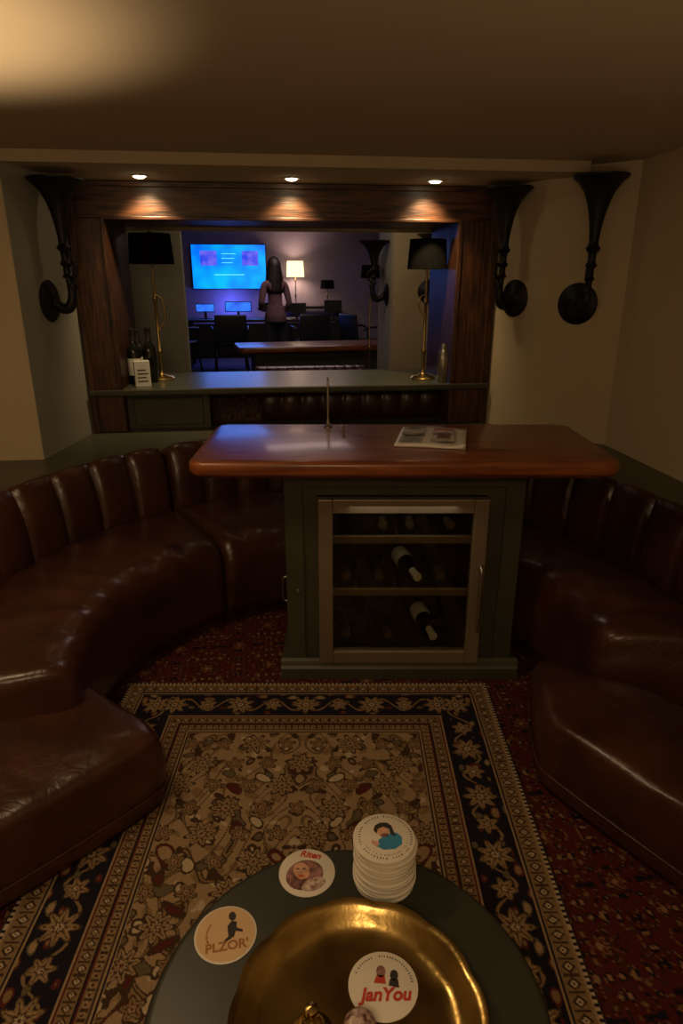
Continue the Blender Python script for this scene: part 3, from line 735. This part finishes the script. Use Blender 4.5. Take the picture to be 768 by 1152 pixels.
light('POINT','tv_wall_fill',(-.44,11.72,1.12),12,(.10,.14,1),size=.1)  # added blue fill that brightens the wall below the TV
dk=empty("computer_desk",(.15,11.1,.2))
box("top",(-1.3,-.35,.70),(1.3,.35,.74),'plastic',dk,.005,2)
for k,(x,y) in enumerate(((-1.25,-.3),(1.2,-.3),(-1.25,.27),(1.2,.27))): box("leg_%d"%(k+1),(x,y,0),(x+.05,y+.05,.70),'plastic',dk)
box("modesty_panel",(-1.2,-.30,.15),(1.2,-.28,.68),'plastic',dk)
def monitor(x,y,lit,w=.5,h=.28):
    e=empty("computer_monitor",(x,y,.941))
    box("bezel",(-w/2,-.015,.10),(w/2,.015,.10+h),'plastic',e,.004,2)
    if lit: box("screen",(-w/2+.012,-.018,.112),(w/2-.012,-.014,.088+h),'mon',e)
    box("neck",(-.02,-.01,.01),(.02,.012,.12),'plastic',e); box("foot",(-.11,-.07,0),(.11,.07,.012),'plastic',e,.003,2)
monitor(-.82,11.1,True,.30,.13); monitor(-.30,11.1,True,.42,.16); monitor(.22,11.1,False,.3,.14); monitor(.62,10.9,False,.30,.14); monitor(1.2,10.9,False,.28,.18)
def chair(loc,rotz,name="office_armchair"):
    e=empty(name,loc,rotz)
    box("seat",(-.24,-.23,.40),(.24,.23,.47),'plastic',e,.025,3)
    box("back",(-.23,.21,.50),(.23,.26,.88),'plastic',e,.02,3,rot=(math.radians(-6),0,0))
    for k,s in enumerate((-1,1)):
        tube("arm_%d"%(k+1),[(s*.25,.22,.62),(s*.27,.10,.66),(s*.27,-.14,.65),(s*.25,-.20,.58),(s*.24,-.20,.42)],.014,'plastic',e,8)
        tube("leg_front_%d"%(k+1),[(s*.21,-.20,.41),(s*.24,-.24,.0)],.014,'black',e,8,1)
        tube("leg_rear_%d"%(k+1),[(s*.21,.20,.41),(s*.24,.26,.0)],.014,'black',e,8,1)
chair((1.62,10.2,.2),math.radians(115)); chair((.78,10.35,.2),math.radians(190)); chair((-.42,10.35,.2),math.radians(185)); chair((-1.2,10.3,.2),math.radians(150))
sd=empty("side_console",(.72,11.77,.2)); box("top",(-.3,-.2,.86),(.7,.2,.9),'plastic',sd,.004,2)
for k,(x,y) in enumerate(((-.28,-.18),(.65,-.18),(-.28,.15),(.65,.15))): box("leg_%d"%(k+1),(x,y,0),(x+.04,y+.04,.86),'plastic',sd)
e=desk_lamp("lit_table_lamp",(.66,11.76,1.10),.72,.15,True,1.0,.25)
light('POINT','table_lamp_bulb',(.66,11.76,1.68),18,(1,.70,.50),size=.08)
desk_lamp("small_desk_lamp",(1.20,11.76,1.10),.42,.12,False,1.0,.14)
desk_lamp("brass_floor_lamp",(1.01,6.12,0.0),1.66,.085,False,1.0,.11)
light('AREA','far_room_fill',(.5,8.6,2.45),16,(1,.72,.66),(0,0,0),1.2)  # ambient fill added to lift the far room
light('AREA','far_alcove_fill',(.45,4.95,2.45),6,(1,.78,.5),(math.radians(25),0,0),.6)  # added fill to brighten the far partitions
fb=empty("mirrored_bar_island",(.52,6.6,0),math.radians(7))  # added solid copy standing for the island's mirror image
prism("bar_top",roundrect(-.74,-.28,.74,.30,.06),.89,.945,'cherry',fb,bevel=.017,seg=3)
box("cabinet",(-.58,-.16,0),(.62,.2,.89),'green',fb,.004,2); box("cabinet_panel",(-.50,-.175,.12),(.54,-.158,.82),'green',fb,.006,2)
fs_=empty("channel_back_sofa",(.48,5.85,0))
vs=[];fs=[];n=11*8
for i in range(n+1):
    x=-.52+.98*i/n; b=abs(math.sin(pi*(i%8)/8))**.5
    for (yy,z) in ((.0,.0),(-.0,.45),(-.02,.70),(0.0,.80),(.06,.82),(.10,.78),(.10,.0)): vs.append((x,yy-.02*b,z))
for i in range(n):
    for j in range(6): fs.append((i*7+j,(i+1)*7+j,(i+1)*7+j+1,i*7+j+1))
fs.append(tuple(range(7))); fs.append(tuple(n*7+j for j in range(7)))
pyd("back",vs,fs,'leather',fs_,True); box("seat",(-.52,-.45,.1),(.46,-.03,.42),'leather',fs_,.05,4)

# ---------------------------------------------------------------- standing woman (seen from behind)
def person(loc,rotz):
    e=empty("standing_woman",loc,rotz)
    J={ 'pelvis':((0,0,.86),.125),'waist':((0,0,1.00),.100),'chest':((0,.01,1.17),.118),'ubk':((0,.0,1.28),.10),'neck':((0,.0,1.36),.045),'nk2':((0,-.01,1.41),.043),
        'ls':((-.15,0,1.27),.055),'le':((-.20,.03,1.02),.042),'lw':((-.15,-.13,.88),.028),
        'rs':((.15,0,1.27),.055),'re':((.21,.02,1.02),.042),'rw':((.15,-.16,.95),.028),
        'lh':((-.085,0,.80),.095),'lk':((-.09,-.01,.45),.062),'la':((-.09,.02,.08),.040),'lt':((-.10,-.11,.035),.034),
        'rh':((.085,0,.80),.095),'rk':((.10,-.02,.45),.062),'ra':((.11,.02,.08),.040),'rt':((.12,-.11,.035),.034)}
    E=[('pelvis','waist'),('waist','chest'),('chest','ubk'),('ubk','neck'),('neck','nk2'),('ubk','ls'),('ls','le'),('le','lw'),('ubk','rs'),('rs','re'),('re','rw'),
       ('pelvis','lh'),('lh','lk'),('lk','la'),('la','lt'),('pelvis','rh'),('rh','rk'),('rk','ra'),('ra','rt')]
    names=list(J); me=bpy.data.meshes.new("body"); me.from_pydata([J[n][0] for n in names],[(names.index(a),names.index(b)) for a,b in E],[])
    o=obj("body",me,None,e)
    sk=o.modifiers.new("skin",'SKIN'); sv=me.skin_vertices[0].data
    for i,n in enumerate(names): sv[i].radius=(J[n][1],J[n][1]*(.8 if n in('chest','waist','ubk','pelvis') else 1))
    sv[0].use_root=True
    o.modifiers.new("sub",'SUBSURF').levels=2
    bpy.context.view_layer.update()
    m2=bpy.data.meshes.new_from_object(o.evaluated_get(bpy.context.evaluated_depsgraph_get()))
    bpy.data.objects.remove(o)
    m2.materials.clear()
    for k in('pink','trouser','skin'): m2.materials.append(M[k])
    for p in m2.polygons:
        c=p.center; p.use_smooth=True
        p.material_index=2 if (c.z>1.345 and abs(c.x)<.08) else (1 if c.z<.84 and abs(c.x)<.2 and c.y>-.12 or c.z<.7 else 0)
    o=bpy.data.objects.new("body",m2); COL.objects.link(o); o.parent=e
    for s,w in ((-1,J['lw'][0]),(1,J['rw'][0])):
        w=Vector(w); d=Vector((-.1*s,-.9,.1)).normalized()
        tube("palm_%s"%('l' if s<0 else 'r'),[w,w+d*.03,w+d*.075],[.022,.032,.026],'skin',e,10,3)
        for f in range(4):
            b=w+d*.07+Vector((s*(-.020+.013*f),0,0)); L=(.05,.062,.058,.045)[f]
            tube("finger_%s_%d"%('l' if s<0 else 'r',f+1),[b,b+d*L*.5,b+d*L+Vector((0,0,-.015))],[.008,.0075,.006],'skin',e,8,3)
        b=w+d*.025+Vector((-s*.025,0,0)); tube("thumb_%s"%('l' if s<0 else 'r'),[b,b+Vector((-s*.02,-.02,.01)),b+Vector((-s*.025,-.045,.012))],[.010,.009,.007],'skin',e,8,3)
    bm=bmesh.new(); bmesh.ops.create_uvsphere(bm,u_segments=32,v_segments=24,radius=1)
    for v in bm.verts:
        x,y,z=v.co; sx=.073*(1-.28*max(0,-z)**1.5); v.co=Vector((x*sx,y*.092*(1-.12*max(0,-z)),z*.112))
        if y<-.3: 
            v.co.y-=.018*math.exp(-((x/.16)**2+((z+.12)/.22)**2))
            v.co.y+=.010*(math.exp(-(((abs(x)-.38)/.16)**2+((z-.05)/.13)**2)))
            v.co.y-=.006*math.exp(-((x/.28)**2+((z+.45)/.08)**2))
            v.co.y-=.008*math.exp(-((x/.3)**2+((z+.85)/.2)**2))
    me=bpy.data.meshes.new("head"); bm.to_mesh(me); bm.free(); obj("head",me,'skin',e,True,(0,-.015,1.49))
    for s in(-1,1):
        lathe("eye_%d"%s,[(0,-.010),(.007,-.007),(.010,0),(.007,.007),(0,.010)],'ink',e,12,loc=(s*.028,-.086,1.497))
        lathe("ear_%d"%s,[(0,-.008),(.018,-.006),(.022,0),(.018,.006),(0,.008)],'skin',e,14,loc=(s*.074,-.005,1.485),rot=(0,pi/2,0))
    box("lips",(-.02,-.106,1.434),(.02,-.098,1.446),'red',e,.003,2)
    vs=[];fs=[];nu=40;nv=18
    for j in range(nv+1):
        t=j/nv
        for i in range(nu+1):
            a=math.radians(-58)+ (math.radians(296))*i/nu
            if t<.5:
                el=pi/2*(1-t/.5); r=math.cos(el); z=1.50+.125*math.sin(el); rx,ry=.086*r,.105*r
            else:
                u=(t-.5)/.5; z=1.50-.34*u; rx=.086+.035*math.sin(u*2.2); ry=.105-.015*u
            w=.004*math.sin(a*17+3*t)
            x=(rx+w)*math.cos(a+0); y=(ry+w)*math.sin(a)
            if t>.5: y+=.02*(t-.5)
            vs.append((x,-.008+y,z))
    for j in range(nv):
        for i in range(nu): b=j*(nu+1)+i; fs.append((b,b+1,b+nu+2,b+nu+1))
    o=pyd("long_hair",vs,fs,'hair',e,True); md=o.modifiers.new("th",'SOLIDIFY'); md.thickness=.014
    lathe("cardigan_hem",[(.120,.83),(.150,.79),(.153,.795),(.140,.90),(.118,1.0)],'pink',e,28)
person((.245,9.4,.2),math.radians(200))

# ---------------------------------------------------------------- world + camera
w=bpy.data.worlds.new("dim_room"); S.world=w; w.use_nodes=True
w.node_tree.nodes["Background"].inputs[0].default_value=(1,.75,.5,1); w.node_tree.nodes["Background"].inputs[1].default_value=.01
cd=bpy.data.cameras.new("camera"); cam=bpy.data.objects.new("camera",cd); COL.objects.link(cam)
cd.sensor_fit='VERTICAL'; cd.sensor_height=36; cd.lens=36*738/1152; cd.clip_start=.02
cam.location=(0,0,1.55); cam.rotation_euler=(pi/2-math.atan(263/738),0,A7)
S.camera=cam
S.view_settings.view_transform='Standard'
S.view_settings.look='None'
S.view_settings.exposure=0
